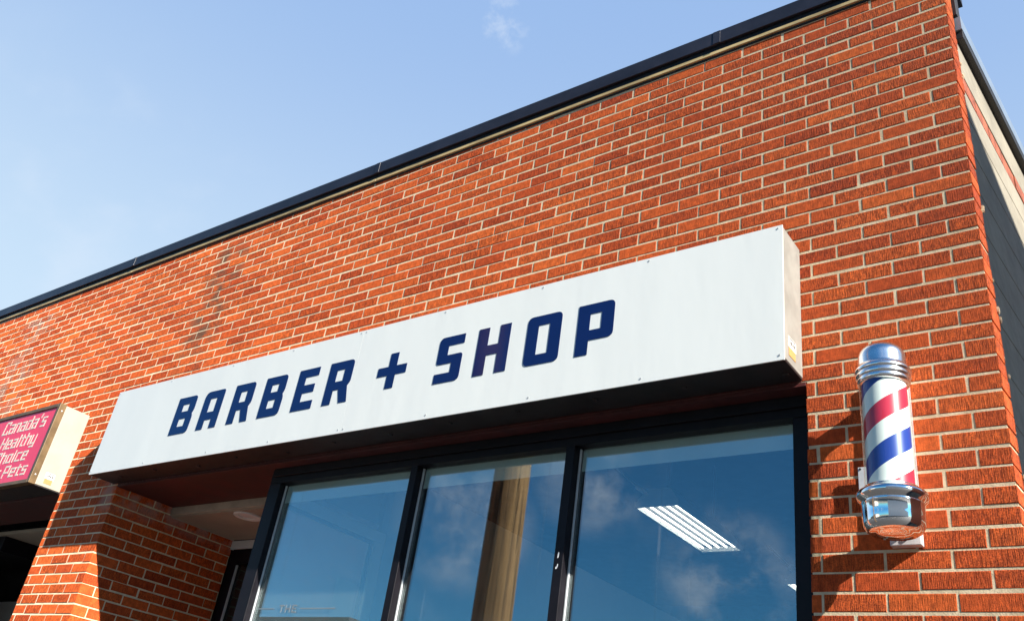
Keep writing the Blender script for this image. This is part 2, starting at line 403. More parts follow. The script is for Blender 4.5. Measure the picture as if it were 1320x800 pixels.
# brick front -------------------------------------------------------
def add_brick(mb, u0, u1, z0, z1, d0, d1, axis='x', sgn=1, base=0.):
    """bevel-edged brick. axis x: front at y=d0 facing -y. axis y: front at x=base facing sgn*x, u along y"""
    j = lambda s: float(rng.normal(0, s))
    e = .0022
    o = max(-.0009, min(.0009, j(.0006))); ex = [max(-.0022, min(.0022, j(.0011))) for _ in range(8)]
    a0, a1, b0, b1 = u0+ex[0], u1+ex[1], z0+ex[2], z1+ex[3]
    ring = [(a0+ex[4], b0), (a1, b0+ex[5]), (a1+ex[6], b1), (a0, b1+ex[7])]
    inn = [(a0+e, b0+e), (a1-e, b0+e), (a1-e, b1-e), (a0+e, b1-e)]
    if axis == 'x':
        P = lambda p, d: (p[0], d, p[1])
        f, bv, bk = d0+o, d0+o+.0018, d1
    else:
        P = lambda p, d: (d, p[0], p[1])
        f, bv, bk = base-sgn*o, base-sgn*(o+.0018), base-sgn*(d1-d0)
    vs = [P(p, f) for p in inn] + [P(p, bv) for p in ring] + [P(p, bk) for p in ring]
    fs = [(0,1,2,3)] + [(i, (i+1) % 4, 4+(i+1) % 4, 4+i) for i in range(4)] + [(4+i, 4+(i+1) % 4, 8+(i+1) % 4, 8+i) for i in range(4)]
    mb.add(vs, fs, 0)

wall = MB()
XL = -12.2
for k in range(-6, 74):
    zt = ZT - k*CO - JT/2 + float(rng.normal(0, .0008)); zb = zt - CO + JT
    if zb < 0: zb = 0.
    first = HB if k % 2 else BL
    edges = [0.]
    x = -first
    while x > XL: edges.append(x); x -= BL
    for i in range(len(edges)-1):
        a1 = edges[i] - (JT/2 if i else 0); a0 = edges[i+1] + JT/2
        segs = [(a0, a1)]
        if zb < ZH - .02:      # cut by the openings
            ns = []
            for (p, q) in segs:
                for (lo, hi) in ((XJ, .01), (XPL, XPR), (XL, -10.6)):
                    pp, qq = max(p, lo), min(q, hi)
                    if qq - pp > .022: ns.append((pp, qq))
            segs = ns
        for (p, q) in segs:
            t = min(zt, wall_top((p+q)/2))
            if t - zb < .012: continue
            b = zb
            if b < ZH and not (p >= XJ-.001 or (p >= XPL-.001 and q <= XPR+.001) or q <= -10.59): b = ZH
            if t - b < .012: continue
            corner = abs(q-XPR) < .002 or abs(p-XPL) < .002 or abs(p-XJ) < .002
            n0 = len(wall.v)
            add_brick(wall, p, q, b, t, 0., (.2 if k % 2 else .1) if corner and b < ZH-.001 else .1)
            if i == 0 and abs(q) < .002:
                for vi in range(n0, len(wall.v)):
                    vx, vy, vz = wall.v[vi]
                    if vx > -.004: wall.v[vi] = (vx + .0717*max(0, vy), vy, vz)
# mortar backing in blocks
mo = .0019
def mort(x0, x1, z0, z1, zr=None):
    wall.hexa([(x0,mo,z0),(x1,mo,z0),(x1,.098,z0),(x0,.098,z0),(x0,mo,z1 if zr is None else zr[0]),(x1,mo,z1 if zr is None else zr[1]),(x1,.098,z1 if zr is None else zr[1]),(x0,.098,z1 if zr is None else zr[0])], 1)
mort(XL+.002, -.0045, ZH+.001, 0, (wall_top(XL)-.002, wall_top(0)-.002))
mort(XJ+.0045, -.0045, 0, ZH); wall.hexa([(-.03,.02,0),(-.0030,.02,0),(.0027,.0982,0),(-.03,.0982,0),(-.03,.02,5.16),(-.0030,.02,5.16),(.0027,.0982,5.16),(-.03,.0982,5.16)], 1); mort(XPL+.0045, XPR-.0045, 0, ZH); mort(XL+.002, -10.6-mo, 0, ZH)
# squeezed-out mortar lumps along the back edge of the corner return
for i in range(34):
    z = rng.uniform(.3, 5.1); r = rng.uniform(.006, .013)
    c = Vector((rng.uniform(.002, .011), .104 + rng.uniform(-.006, .010), z))
    vs = []; fs = []
    for a in range(5):
        th = math.pi*(a+.5)/5
        for b in range(7):
            ph = 2*math.pi*b/7; q = r*rng.uniform(.75, 1.2)
            vs.append((c.x+q*math.sin(th)*math.cos(ph)*.8, c.y+q*math.sin(th)*math.sin(ph), c.z+q*1.5*math.cos(th)))
    for a in range(4):
        for b in range(7): fs.append((a*7+b, a*7+(b+1) % 7, (a+1)*7+(b+1) % 7, (a+1)*7+b))
    wall.add(vs, fs, 1)
wall.build('front_brick_wall', [M['brick'], M['mortar']], bld)

# pier returns into the two recesses
for base, sgn, y1 in ((XPR, 1, 1.06), (XPL, -1, 1.06), (XJ, -1, .3)):
    ret = MB()
    for k in range(25, 74):
        zt = min(ZT - k*CO - JT/2, ZH-.012); zb = max(0, ZT - (k+1)*CO + JT/2)
        if zt - zb < .012: continue
        y = (.2 if k % 2 else .1) + JT
        ln = BL - JT
        while y < y1 - .02:
            add_brick(ret, y, min(y+ln, y1), zb, zt, 0, .1, 'y', sgn, base)
            y += ln + JT; ln = BL - JT
    x0, x1 = sorted((base-sgn*.0040, base-sgn*.1))
    ret.box(x0, x1, .0985, y1, 0, ZH-.006, 1)
    ret.build('recess_brick_return', [M['brick'], M['mortar']], bld)

# roof edge on the front
XR = .03
def roof_band(name, mat, y0, y1, a, b, x1=.0, bevel=.002):
    m = MB()
    xs = [XL, -9.6, -6.6, -3.6, x1]
    for p, q in zip(xs[:-1], xs[1:]):
        q2 = q - (.0035 if q != x1 else 0)
        zp, zq = wall_top(p), wall_top(q2)
        m.hexa([(p,y0,zp+a),(q2,y0,zq+a),(q2,y1,zq+a),(p,y1,zp+a),(p,y0,zp+b),(q2,y0,zq+b),(q2,y1,zq+b),(p,y1,zp+b)])
    return m.build(name, mat, bld, bevel)
roof_band('roof_flashing', M['tan'], -.014, .12, .008, .031)
roof_band('roof_drip_edge', M['black'], -.004, .12, -.004, .0075)
roof_band('roof_shade_strip', M['black'], -.011, .2, .0315, .0605)  # black strip paints in the shadow beneath the fascia
fa = roof_band('roof_fascia', M['fascia'], -.030, .3, .061, .152, XR)
for x in (-1.08, -6.6+.01, -3.6+.012, -9.6+.01):
    t = MB(); z = wall_top(x); t.box(x-.028, x+.012, -.0335, -.028, z+.064, z+.150)
    t.build('fascia_joint_cover', M['fascia'], fa, .001)

# side wall, a few degrees off square
SA = R(4.1); sd = Vector((math.sin(SA), math.cos(SA), 0)); sn = Vector((math.cos(SA), -math.sin(SA), 0))
def SP(s, d, z): p = sd*s + sn*d; return (p.x, p.y, z)
def sbox(m, s0, s1, d0, d1, z0, z1, mi=0, zs=None):
    zz = [z1, z1] if zs is None else zs
    m.hexa([SP(s0,d0,z0),SP(s1,d0,z0),SP(s1,d1,z0),SP(s0,d1,z0),SP(s0,d0,zz[0]),SP(s1,d0,zz[1]),SP(s1,d1,zz[1]),SP(s0,d1,zz[0])], mi)
sw = MB(); sbox(sw, .103, 14., -.25, -.006, 0, 4.56); sbox(sw, .103, 14., -.25, -.006, 4.665, 4.86)
for zz in np.arange(.2, 4.5, .2):      # block courses weather through as shallow ledges
    sbox(sw, .104, 14., -.006, -.0045, zz, zz+.006)
sw.build('side_block_wall', M['parge'], bld)
sr = MB(); sbox(sr, .103, 14., -.25, -.012, 4.5605, 4.6645, 1)
s = .112
while s < 8:
    L = .205*(1+rng.normal(0, .03))
    if rng.random() > .12: sbox(sr, s, s+L-.012, -.02, -.007+rng.uniform(-.002, .006), 4.575+rng.uniform(-.004,.004), 4.652+rng.uniform(-.004,.004))
    s += L
sr.build('side_brick_course', [M['old_brick'], M['parge']], bld)
sc = MB(); sbox(sc, .125, 14, -.3, .024, 4.8605, 4.905); sc.build('side_coping_underside', M['black'], bld, .002)
sc = MB(); sbox(sc, .115, 14, -.3, .026, 4.9055, 4.985); sc.build('side_coping', M['steel_grey'], bld, .002)
sc = MB(); sbox(sc, .103, .16, -.12, .016, 4.992, 5.30); sc.build('parapet_end_flashing', M['black'], bld, .002)
sc = MB(); sbox(sc, .103, 14, -.4, -.05, 4.986, 5.02); sc.build('roof_deck', M['black'], bld)

# heads and soffits of both recesses ----------------------------------
h = MB(); h.box(XPR+.001, XJ-.001, -.002, .096, 3.197, 3.2135); h.box(XPR+.001, XJ-.016, -.0025, -.0015, 3.2136, 3.236); h.box(XPR+.001, XJ-.001, .097, .47, 3.2, 3.25)
h.build('red_soffit', M['lintel_red'], bld, .002)
h = MB(); h.box(-10.55, XPL-.001, -.002, .096, 3.197, 3.2135); h.box(-10.55, XPL-.001, .097, .42, 3.2, 3.25)
h.build('red_soffit', M['lintel_red'], bld, .002)
FY, GY = .09, .14       # frame front and glass plane
XW0, XW1 = -3.965, XJ - .002
c = MB(); c.box(XPR+.03, XW0-.002, .475, 1.04, 3.13, 3.16); c.build('porch_ceiling', M['ceiling'], bld)
c = MB(); c.box(XPR+.002, XW0-.002, .4605, .4745, 3.142, 3.199); c.box(XPR+.003, XPR+.029, .475, 1.04, 3.128, 3.15); c.build('ceiling_trim', M['trim_cream'], bld, .002)
dl = MB(); dl.lathe([(.062, 3.1295), (.066, 3.122), (.092, 3.119), (.098, 3.1235), (.098, 3.1299)], (-4.79, .585), 40, cap=False)
dl.lathe([(.0, 3.1285), (.063, 3.1285)], (-4.79, .585), 40, cap=False)
dl.build('recessed_downlight', M['room_white'], bld, smooth=40)
c = MB(); c.box(-8.2, XPL-.03, .475, 1.04, 3.13, 3.16); c.build('porch_ceiling', M['ceiling'], bld)

# door wall at the back of the barber shop recess
d = MB(); d.box(XPR+.002, -4.0, 1.045, 1.09, 3.062, 3.1265); d.build('door_head_trim', M['room_white'], bld, .002)
door = MB()
for x0, x1 in ((-5.50, -5.42), (-4.12, -4.04)): door.box(x0, x1, 1.05, 1.1, 0, 3.06)
door.box(-5.419, -4.121, 1.05, 1.1, 2.95, 3.06); door.box(-5.419, -4.121, 1.05, 1.1, 2.15, 2.25); door.box(-5.419, -5.30, 1.055, 1.095, .05, 2.149); door.box(-4.24, -4.121, 1.055, 1.095, .05, 2.149); door.box(-5.299, -4.241, 1.055, 1.095, .05, .25)
do = door.build('glass_door', M['frame_dark'], bld, .002)
g = MB(); g.box(-5.299, -4.241, 1.07, 1.076, .251, 2.149); g.box(-5.419, -4.121, 1.07, 1.076, 2.251, 2.949); g.build('pane', M['glass_side'], do)
g = MB(); g.box(-5.418, -5.405, 1.052, 1.066, 2.26, 2.94); g.build('glazing_bead', M['gasket'], do)

# barber shop window --------------------------------------------------
win = MB()
win.box(XW0, XW1, FY, .19, 3.112, 3.1985)              # head, stepped
win.box(XW0+.03, XW1, FY-.018, FY-.0005, 3.150, 3.1975)
win.box(XW0, -3.866, FY, .19, .55, 3.111)             # corner post
win.box(-.765, XW1, FY, .19, .55, 3.111)
win.box(XW0, XW1, FY-.03, .19, .45, .549)
w = win.build('shop_window', M['frame_dark'], bld, .0025)
mull = ((-2.812, -2.766), (-1.836, -1.788))
for a, b in mull:
    m = MB(); m.box(a, b, FY-.004, .19, .55, 3.1115); m.build('mullion', M['frame_dark'], w, .003)
panes = ((-3.8655, -2.8125), (-2.7655, -1.8365), (-1.7875, -.7655))
for a, b in panes:
    m = MB(); m.box(a+.001, b-.001, GY, GY+.006, .551, 3.1105); m.build('pane', M['glass'], w)
    m = MB(); m.box(a+.0005, a+.009, GY-.012, GY-.001, .552, 3.108); m.build('glazing_bead', M['gasket'], w, .002)
for a, b in panes:      # added pale sheets paint light along the heads and haze over the first pane
    m = MB(); m.box(a+.0105, b-.0025, GY+.0075, GY+.0080, 3.004, 3.109); m.build('painted_light_band', M['band_light'], w)
m = MB(); m.box(panes[0][0]+.0105, panes[0][1]-.0025, GY+.0075, GY+.0080, .553, 3.0035); m.build('painted_haze_sheet', M['pane_haze'], w)
# chipped paint on the mullion
for (x, z, a, b) in ((-1.813, 2.603, .004, .014), (-1.817, 2.548, .005, .006), (-1.812, 2.556, .003, .009)):
    m = MB(); m.add([(x-a, FY-.0052, z-b), (x+a*.6, FY-.0052, z-b*.8), (x+a, FY-.0052, z+b*.7), (x-a*.2, FY-.0052, z+b), (x-a*.9, FY-.0052, z+b*.3)], [(0,1,2,3,4)]); m.build('paint_chip', M['vinyl_white'], w)
m = MB(); m.box(-.772, -.7665, GY-.004, GY-.001, 2.90, 3.0); m.build('tape_scrap', M['vinyl_white'], w)
# vinyl lettering low on the first pane
th = MB(); y = GY-.0015
def bar(x0, x1, z0, z1): th.box(x0, x1, y, GY-.0003, z0, z1)
z0, z1, sx = 2.373, 2.414, .007
bar(-3.652, -3.612, z1-sx, z1); bar(-3.6355, -3.6285, z0, z1-sx-.0002)
bar(-3.600, -3.593, z0, z1); bar(-3.567, -3.560, z0, z1); bar(-3.5928, -3.5672, 2.390, 2.397)
bar(-3.545, -3.538, z0, z1); bar(-3.5378, -3.510, z1-sx, z1); bar(-3.5378, -3.515, 2.390, 2.397); bar(-3.5378, -3.510, z0, z0+sx)
bar(-3.835, -3.695, 2.391, 2.396); bar(-3.485, -3.211, 2.393, 2.398)
th.build('vinyl_lettering', M['vinyl_faint'], w)

# side glazing of the recess (seen through the first pane)
sg = MB(); sg.box(-4.06, -3.99, .20, 1.15, 3.06, 3.13); sg.box(-4.06, -3.99, 1.06, 1.15, 0, 3.059); sg.box(-4.06, -3.99, .20, 1.059, .4, .5)
s2 = sg.build('side_window', M['room_white'], bld, .003)
m = MB(); m.box(-4.03, -4.024, .2, 1.059, .501, 3.059); m.build('pane', M['film'], s2)
m = MB()
m.box(-4.035, -4.005, .2, 1.059, 3.035, 3.0595); m.box(-4.035, -4.005, 1.037, 1.0595, .501, 3.0345); m.build('seal_strip', M['frame_dark'], s2)
m = MB(); m.box(-4.0225, -4.0215, .83, 1.01, 2.42, 2.76); m.build('paper_notice', M['paper'], s2)

# interior
m = MB(); m.box(-4.06, -3.99, 1.151, 9., 0, 3.57); m.build('partition_wall', M['room_grey'], bld)
m = MB(); m.box(-3.985, -.32, .195, .40, 3.116, 3.6); m.build('window_bulkhead', M['room_white'], bld)
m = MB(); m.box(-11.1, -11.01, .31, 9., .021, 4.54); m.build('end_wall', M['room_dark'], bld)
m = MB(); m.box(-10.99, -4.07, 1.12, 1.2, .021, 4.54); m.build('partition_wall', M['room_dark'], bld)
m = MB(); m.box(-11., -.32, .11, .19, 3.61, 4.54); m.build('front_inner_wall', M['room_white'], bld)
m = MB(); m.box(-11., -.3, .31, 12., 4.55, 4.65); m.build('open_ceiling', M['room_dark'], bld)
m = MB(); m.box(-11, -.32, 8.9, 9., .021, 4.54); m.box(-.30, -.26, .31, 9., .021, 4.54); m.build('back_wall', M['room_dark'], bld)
m = MB(); m.box(-11., -.3, .12, 9., .005, .02); m.build('shop_floor', M['floor'], bld)

# second shop front to the left of the pier
m = MB()
m.box(-10.5, -8.23, .43, .5, 0, 3.195); m.box(-10.5, -8.1, .505, 1.06, 3.0, 3.19)
m.box(-8.2, -6.42, 1.05, 1.1, 2.55, 3.125); m.box(-8.2, -7.65, 1.05, 1.1, 0, 2.549)
m.box(-6.55, -6.42, 1.05, 1.1, 0, 2.549)
nb = m.build('neighbouring_shop_front', M['frame_dark'], bld, .003)
m = MB(); m.box(-10.4, -8.205, 1.065, 1.075, .6, 2.70); m.build('window_blind', M['room_white'], nb)
m = MB(); m.box(-7.649, -6.551, 1.07, 1.09, .1, 2.44); m.build('pale_door_panel', M['room_white'], nb)

# ------------------------------------------------------------------ barber shop sign
sg0 = empty('shop_sign', (-3.14, -.1, 3.226), 'long white BARBER + SHOP sign box with navy block letters over the window', 'sign')
X0, X1, ZB, ZTP = -5.597, -.686, 3.226, 3.840
m = MB(); m.box(X0, X1, -.192, -.002, ZB+.004, ZTP-.002); cab = m.build('cabinet', M['cabinet_cream'], sg0, .003)
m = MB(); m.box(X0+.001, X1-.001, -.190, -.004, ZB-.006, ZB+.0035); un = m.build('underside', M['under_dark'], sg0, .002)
for x in np.arange(X0+.25, X1, .42):
    m = MB(); m.lathe([(.013, ZB-.0062), (.011, ZB-.012), (.004, ZB-.014)], (x, -.1+rng.uniform(-.03,.03)), 12); m.build('rivet', M['under_dark'], un, smooth=50)
xs = -3.104
m = MB(); m.box(X0-.001, xs-.0004, -.1985, -.1925, ZB-.007, ZTP+.002); m.box(xs+.0004, X1+.001, -.1985, -.1925, ZB-.007, ZTP+.002)
face = m.build('face_panel', M['sign_white'], sg0)
for z in (ZB+.014, ZTP-.012):
    for x in (X0+.012, -4.95, -4.28, -3.70, xs-.02, xs+.02, -2.5, -1.877, -1.3, X1-.018):
        m = MB(); m.tube((x, -.1985, z), (x, -.2005, z), .0038, 12); m.build('screw', M['screw'], face)
H = .2615; a, b = .0655, .053; r = .03
def rect(x0, x1, z0, z1): return [(x0, z0), (x1, z0), (x1, z1), (x0, z1)]
def gB(w): return [[(0,0),(w*.98,0,r),(w,.118,.02),(w*.93,.136,.008),(w,.155,.02),(w,H,r),(0,H)], rect(a,w-a,b,.107), rect(a,w-a,.158,H-b)]
def gA(w): return [[(0,0),(a,0),(a,.062),(w-a,.062),(w-a,0),(w,0),(w,H,.022),(.0,H,.045)], rect(a,w-a,.115,H-b)]
def gR(w): return [[(0,0),(a,0),(a,.085),(w*.56,.085),(w*.70,0),(w*1.02,0),(w*.90,.10),(w,.125,.014),(w,H,r),(0,H)], rect(a,w-a,.137,H-b)]
def gE(w): return [[(0,0),(w,0),(w,b),(a,b),(a,.107),(w*.92,.107),(w*.92,.158),(a,.158),(a,H-b),(w,H-b),(w,H),(0,H)]]
def gS(w): return [[(0,0),(w,0,r),(w,.154,.018),(a,.154),(a,H-b),(w,H-b),(w,H),(0,H,r),(0,.106,.018),(w-a,.106),(w-a,b),(0,b)]]
def gH(w): return [[(0,0),(a,0),(a,.106),(w-a,.106),(w-a,0),(w,0),(w,H),(w-a,H),(w-a,.160),(a,.160),(a,H),(0,H)]]
def gO(w): return [[(0,0,r),(w,0,r),(w,H,r),(0,H,r)], rect(a,w-a,b,H-b)]
def gP(w): return [[(0,0),(a,0),(a,.072),(w,.072,r),(w,H,r),(0,H)], rect(a,w-a,.124,H-b)]
ZL = 3.4045
for x, gl in ((-4.766,gB(.200)),(-4.474,gA(.198)),(-4.167,gR(.192)),(-3.874,gB(.194)),(-3.576,gE(.172)),(-3.313,gR(.192)),(-2.494,gS(.166)),(-2.238,gH(.199)),(-1.936,gO(.196)),(-1.649,gP(.192))):
    glyph_mesh('letter', gl, x, -.1997, ZL, .002, M['letter_blue'], face)
p, q = .075, .026
glyph_mesh('plus_symbol', [[(.075,0),(.133,0),(.133,.078),(.208,.078),(.208,.131),(.133,.131),(.133,.209),(.075,.209),(.075,.131),(0,.131),(0,.078),(.075,.078)]], -2.914, -.1997, 3.434, .002, M['letter_blue'], face)
def sticker(parent, x, y0, y1, z0, z1):
    m = MB()
    zs = z0+(z1-z0)*.42
    e = .0015
    m.box(x, x+e, y0, y1, zs+.002, z1, 0); m.box(x, x+e, y0+.004, y1-.006, z0, zs, 2)
    for i in range(4):
        f = y0+(y1-y0)*(.12+.2*i); m.box(x+e, x+e+.0004, f, f+(y1-y0)*.13, zs+(z1-zs)*.35, zs+(z1-zs)*(.6+.08*(i % 2)), 1)
    m.box(x+e, x+e+.0004, y0+.008, y1-.008, z1-.008, z1-.003, 1)
    return m.build('sticker', [M['sticker_white'], M['sticker_ink'], M['sticker_orange']], parent)
sticker(cab, X1+.0002, -.155, -.075, 3.262, 3.345)

# ------------------------------------------------------------------ pet shop sign
pz0, pz1, px1, px0 = 3.212, 3.848, -6.335, -8.6
ps = empty('pet_shop_sign', (-7.4, -.1, pz0), "pink pet shop sign box with bronze rim reading Canada's Healthy Choice", 'sign')
m = MB(); m.box(px0, px1, -.2, -.002, pz0+.006, pz1-.006); pc = m.build('cabinet', M['cabinet_ivory'], ps, .003)
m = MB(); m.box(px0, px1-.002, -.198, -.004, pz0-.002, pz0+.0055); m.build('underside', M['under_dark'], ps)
m = MB(); m.box(px0, px1-.03, -.243, -.2005, pz0+.03, pz1-.03); pf = m.build('face_panel', M['pink'], ps)
m = MB(); y0, y1 = -.252, -.2005
m.box(px1-.0295, px1+.004, y0, y1, pz0, pz1); m.box(px0, px1-.030, y0, y1, pz1-.0295, pz1); m.box(px0, px1-.030, y0, y1, pz0, pz0+.0295)
rim = m.build('retainer_rim', M['bronze'], ps, .003)
for z in (pz0+.07, pz1-.06):
    m = MB(); m.tube((px1+.004, -.225, z), (px1+.007, -.225, z), .005, 10); m.build('screw', M['vinyl_white'], rim)
sticker(pc, px1+.0002, -.15, -.08, 3.243, 3.325)
# blocky lettering: strokes on a small grid (x 0..w, z 0..1 for capitals, .72 for small letters)
G = {'C': (.62, [[(.62,.80),(.62,1),(.1,1),(.0,.9),(0,.0),(.62,.0),(.62,.2)]]),
     'c': (.55, [[(.55,.72),(0,.72),(0,0),(.55,0)]]),
     'a': (.55, [[(.05,.72),(.55,.72),(.55,0)], [(.55,.40),(0,.40),(0,0),(.55,0)]]),
     'n': (.55, [[(0,0),(0,.72),(.55,.72),(.55,0)]]),
     'd': (.55, [[(.55,1),(.55,0)], [(.55,.72),(0,.72),(0,0),(.55,0)]]),
     "'": (.1, [[(.1,1.05),(.02,.82)]]),
     's': (.5, [[(.5,.72),(0,.72),(0,.38),(.5,.38),(.5,0),(0,0)]]),
     'H': (.62, [[(0,0),(0,1)], [(.62,0),(.62,1)], [(0,.52),(.62,.52)]]),
     'e': (.55, [[(.52,0),(0,0),(0,.72),(.55,.72),(.55,.36),(0,.36)]]),
     'l': (.12, [[(.06,1),(.06,0)]]),
     't': (.36, [[(.1,.95),(.1,0),(.36,0)], [(-.08,.72),(.36,.72)]]),
     'h': (.55, [[(0,0),(0,1)], [(0,.72),(.55,.72),(.55,0)]]),
     'y': (.55, [[(0,.72),(0,.02),(.55,.02)], [(.55,.72),(.55,-.28),(.08,-.28)]]),
     'o': (.55, [[(0,0),(0,.72),(.55,.72),(.55,0),(0,0)]]),
     'i': (.12, [[(.06,.72),(.06,0)], [(.06,.98),(.06,.90)]]),
     'f': (.40, [[(.1,0),(.1,1),(.4,1)], [(-.06,.66),(.38,.66)]]),
     'r': (.40, [[(0,0),(0,.72),(.4,.72)]]),
     'P': (.60, [[(0,0),(0,1),(.6,1),(.6,.42),(0,.42)]])}
def pet_line(text, x0, x1, z, cap):
    adv = []; xx = 0
    for ch in text:
        if ch == ' ': xx += .5; continue
        adv.append((ch, xx)); xx += G[ch][0] + .34
    sxl = (x1-x0)/(xx-.34); hw = .0072; m = MB(); cnt = 0
    for ch, ox in adv:
        for pl in G[ch][1]:
            P = [(x0+(ox+p[0])*sxl + p[1]*.010, z+p[1]*cap) for p in pl]
            for p, q in zip(P[:-1], P[1:]):
                d = Vector((q[0]-p[0], q[1]-p[1])); L = d.length; d /= L; n = Vector((-d.y, d.x))*hw
                e = d*hw
                yy = -.2440 - .00012*(cnt % 7); cnt += 1
                c4 = [Vector(p)-e-n, Vector(q)+e-n, Vector(q)+e+n, Vector(p)-e+n]
                m.add([(v.x, yy, v.y) for v in c4]+[(v.x, -.2431, v.y) for v in c4], [(0,1,2,3),(0,4,5,1),(1,5,6,2),(2,6,7,3),(3,7,4,0)])
    return m.build('lettering', M['pet_text'], pf)
pet_line("Canada's", -7.150, -6.490, 3.682, .100)
pet_line("Healthy", -7.085, -6.535, 3.545, .092)
pet_line("Choice", -7.07, -6.575, 3.418, .088)
pet_line("for", -7.14, -6.90, 3.293, .085)
pet_line("Pets", -6.83, -6.480, 3.293, .085)

# ------------------------------------------------------------------ barber pole
PX, PY = -.343, -.170
bp = empty('barber_pole', (PX, PY, 2.56), 'chrome capped barber pole with red, white and blue stripes on the brick', 'barber pole')
def lat(name, prof, mat, n=72, smooth=45):
    m = MB(); m.lathe(prof, (PX, PY), n); return m.build(name, mat, bp, smooth=smooth, loc=(PX, PY, 0))
dome = [(.0005, 3.2340)] + [(.079*max(0,math.cos(t))**.72, 3.176+.058*max(0,math.sin(t))**.9) for t in np.linspace(math.pi/2-.12, 0, 12)]
dome = [(max(.0005, r), z) for r, z in dome]
prof = dome + [(.0800, 3.150), (.0815, 3.142), (.0905, 3.134), (.0935, 3.126), (.0920, 3.119), (.0885, 3.116), (.0905, 3.110), (.0915, 3.104), (.0890, 3.097), (.0860, 3.095), (.0875, 3.088), (.0865, 3.081), (.0800, 3.076), (.02, 3.075)]
prof = [(r, z-.012) for r, z in prof]
lat('chrome_cap', prof[::-1], M['satin'])
m = MB(); m.lathe([(.0735, 2.67), (.0735, 3.068)], (PX, PY), 72); m.build('striped_cylinder', M['core'], bp, smooth=45, loc=(PX, PY, 2.70))
m = MB(); m.lathe([(.0815, 2.682), (.0815, 3.066)], (PX, PY), 72, cap=False); m.build('glass_tube', M['tube_glass'], bp, smooth=45)
prof = [(.0005, 2.571), (.030, 2.572), (.050, 2.577), (.058, 2.583), (.074, 2.581), (.085, 2.588), (.092, 2.600), (.0955, 2.616), (.0965, 2.632), (.0965, 2.668), (.0985, 2.671), (.0985, 2.675), (.0965, 2.678), (.1000, 2.682), (.1080, 2.689), (.1120, 2.697), (.1115, 2.706), (.1065, 2.713), (.0980, 2.718), (.0900, 2.724), (.0860, 2.730), (.0835, 2.732), (.078, 2.7325), (.0745, 2.714)]
prof = [(r, z-.040) for r, z in prof]
lat('chrome_base', prof, M['chrome'])
m = MB(); m.box(-.396, -.296, -.034, -.001, 2.545, 3.20)
for z0, z1 in ((2.600, 2.642), (3.09, 3.135)): m.box(-.386, -.306, -.10, -.0345, z0, z1)
sp = m.build('wall_bracket', M['bracket'], bp, .003)
m = MB(); m.tube((-.346, -.034, 2.566), (-.346, -.039, 2.566), .008, 6); m.build('bolt', M['fascia'], sp)
m = MB(); m.box(-.488, -.3975, -.030, -.024, 2.735, 2.832); m.box(-.44, -.3975, -.0235, -.001, 2.75, 2.815); pl = m.build('side_plate', M['bracket'], bp, .001)
for z in (2.743, 2.824):
    m = MB(); m.tube((-.480, -.030, z), (-.480, -.033, z), .004, 10); m.build('screw', M['fascia'], pl)

# ------------------------------------------------------------------ high-bay lamp hanging inside
LX0, LX1, LY0, LY1, LZ = -3.07, -2.69, 2.86, 4.10, 3.82
lamp = empty('ceiling_lamp', (-2.88, 3.48, LZ), 'lit five-tube ceiling lamp hanging inside behind the right window pane', 'lamp')
m = MB()
for a0, a1, b0, b1 in ((LX0, LX1, LY0, LY0+.016), (LX0, LX1, LY1-.03, LY1), (LX0, LX0+.016, LY0+.0165, LY1-.0305), (LX1-.016, LX1, LY0+.0165, LY1-.0305)): m.box(a0, a1, b0, b1, LZ, LZ+.05)
m.hexa([(LX0+.01,LY0+.01,LZ+.0505),(LX1-.01,LY0+.01,LZ+.0505),(LX1-.01,LY1-.01,LZ+.0505),(LX0+.01,LY1-.01,LZ+.0505),(LX0+.09,LY0+.03,LZ+.16),(LX1-.09,LY0+.03,LZ+.16),(LX1-.09,LY1-.03,LZ+.16),(LX0+.09,LY1-.03,LZ+.16)])
hs = m.build('housing', M['fixture_white'], lamp, .002)
m = MB(); m.box(LX0+.0165, LX1-.0165, LY0+.0165, LY1-.0305, LZ+.040, LZ+.050); m.build('reflector_pan', M['pan'], lamp)
for i in range(5):
    x = LX0+.045+(LX1-LX0-.09)*i/4
    m = MB(); m.tube((x, LY0+.022, LZ+.018), (x, LY1-.09, LZ+.018), .008, 12); m.build('tube', M['lamp'], lamp, smooth=40)
for yy in (LY0+.2, LY1-.2):
    m = MB(); m.tube((-2.88, yy, LZ+.16), (-2.88, yy, 4.55), .004, 6); m.build('hanging_wire', M['fixture_white'], lamp)
m = MB(); m.tube((-2.98, LY0-.13, LZ+.12), (-2.98, LY0+.02, LZ+.12), .018, 10); m.tube((-2.98, LY0-.13, LZ+.12), (-2.98, LY0-.62, LZ+.17), .006, 8); m.build('power_cord', M['fixture_white'], lamp)
lamp2 = lamp.copy(); COL.objects.link(lamp2); lamp2.location = Vector(lamp.location) + Vector((.34, 2.30, 0))
lamp2['label'] = 'farther ceiling lamp showing only its corner at the right edge of the right pane'
lamp['group'] = lamp2['group'] = 'ceiling lamps inside the barber shop'
for ch in list(lamp.children):
    c_ = ch.copy(); COL.objects.link(c_); c_.parent = lamp2

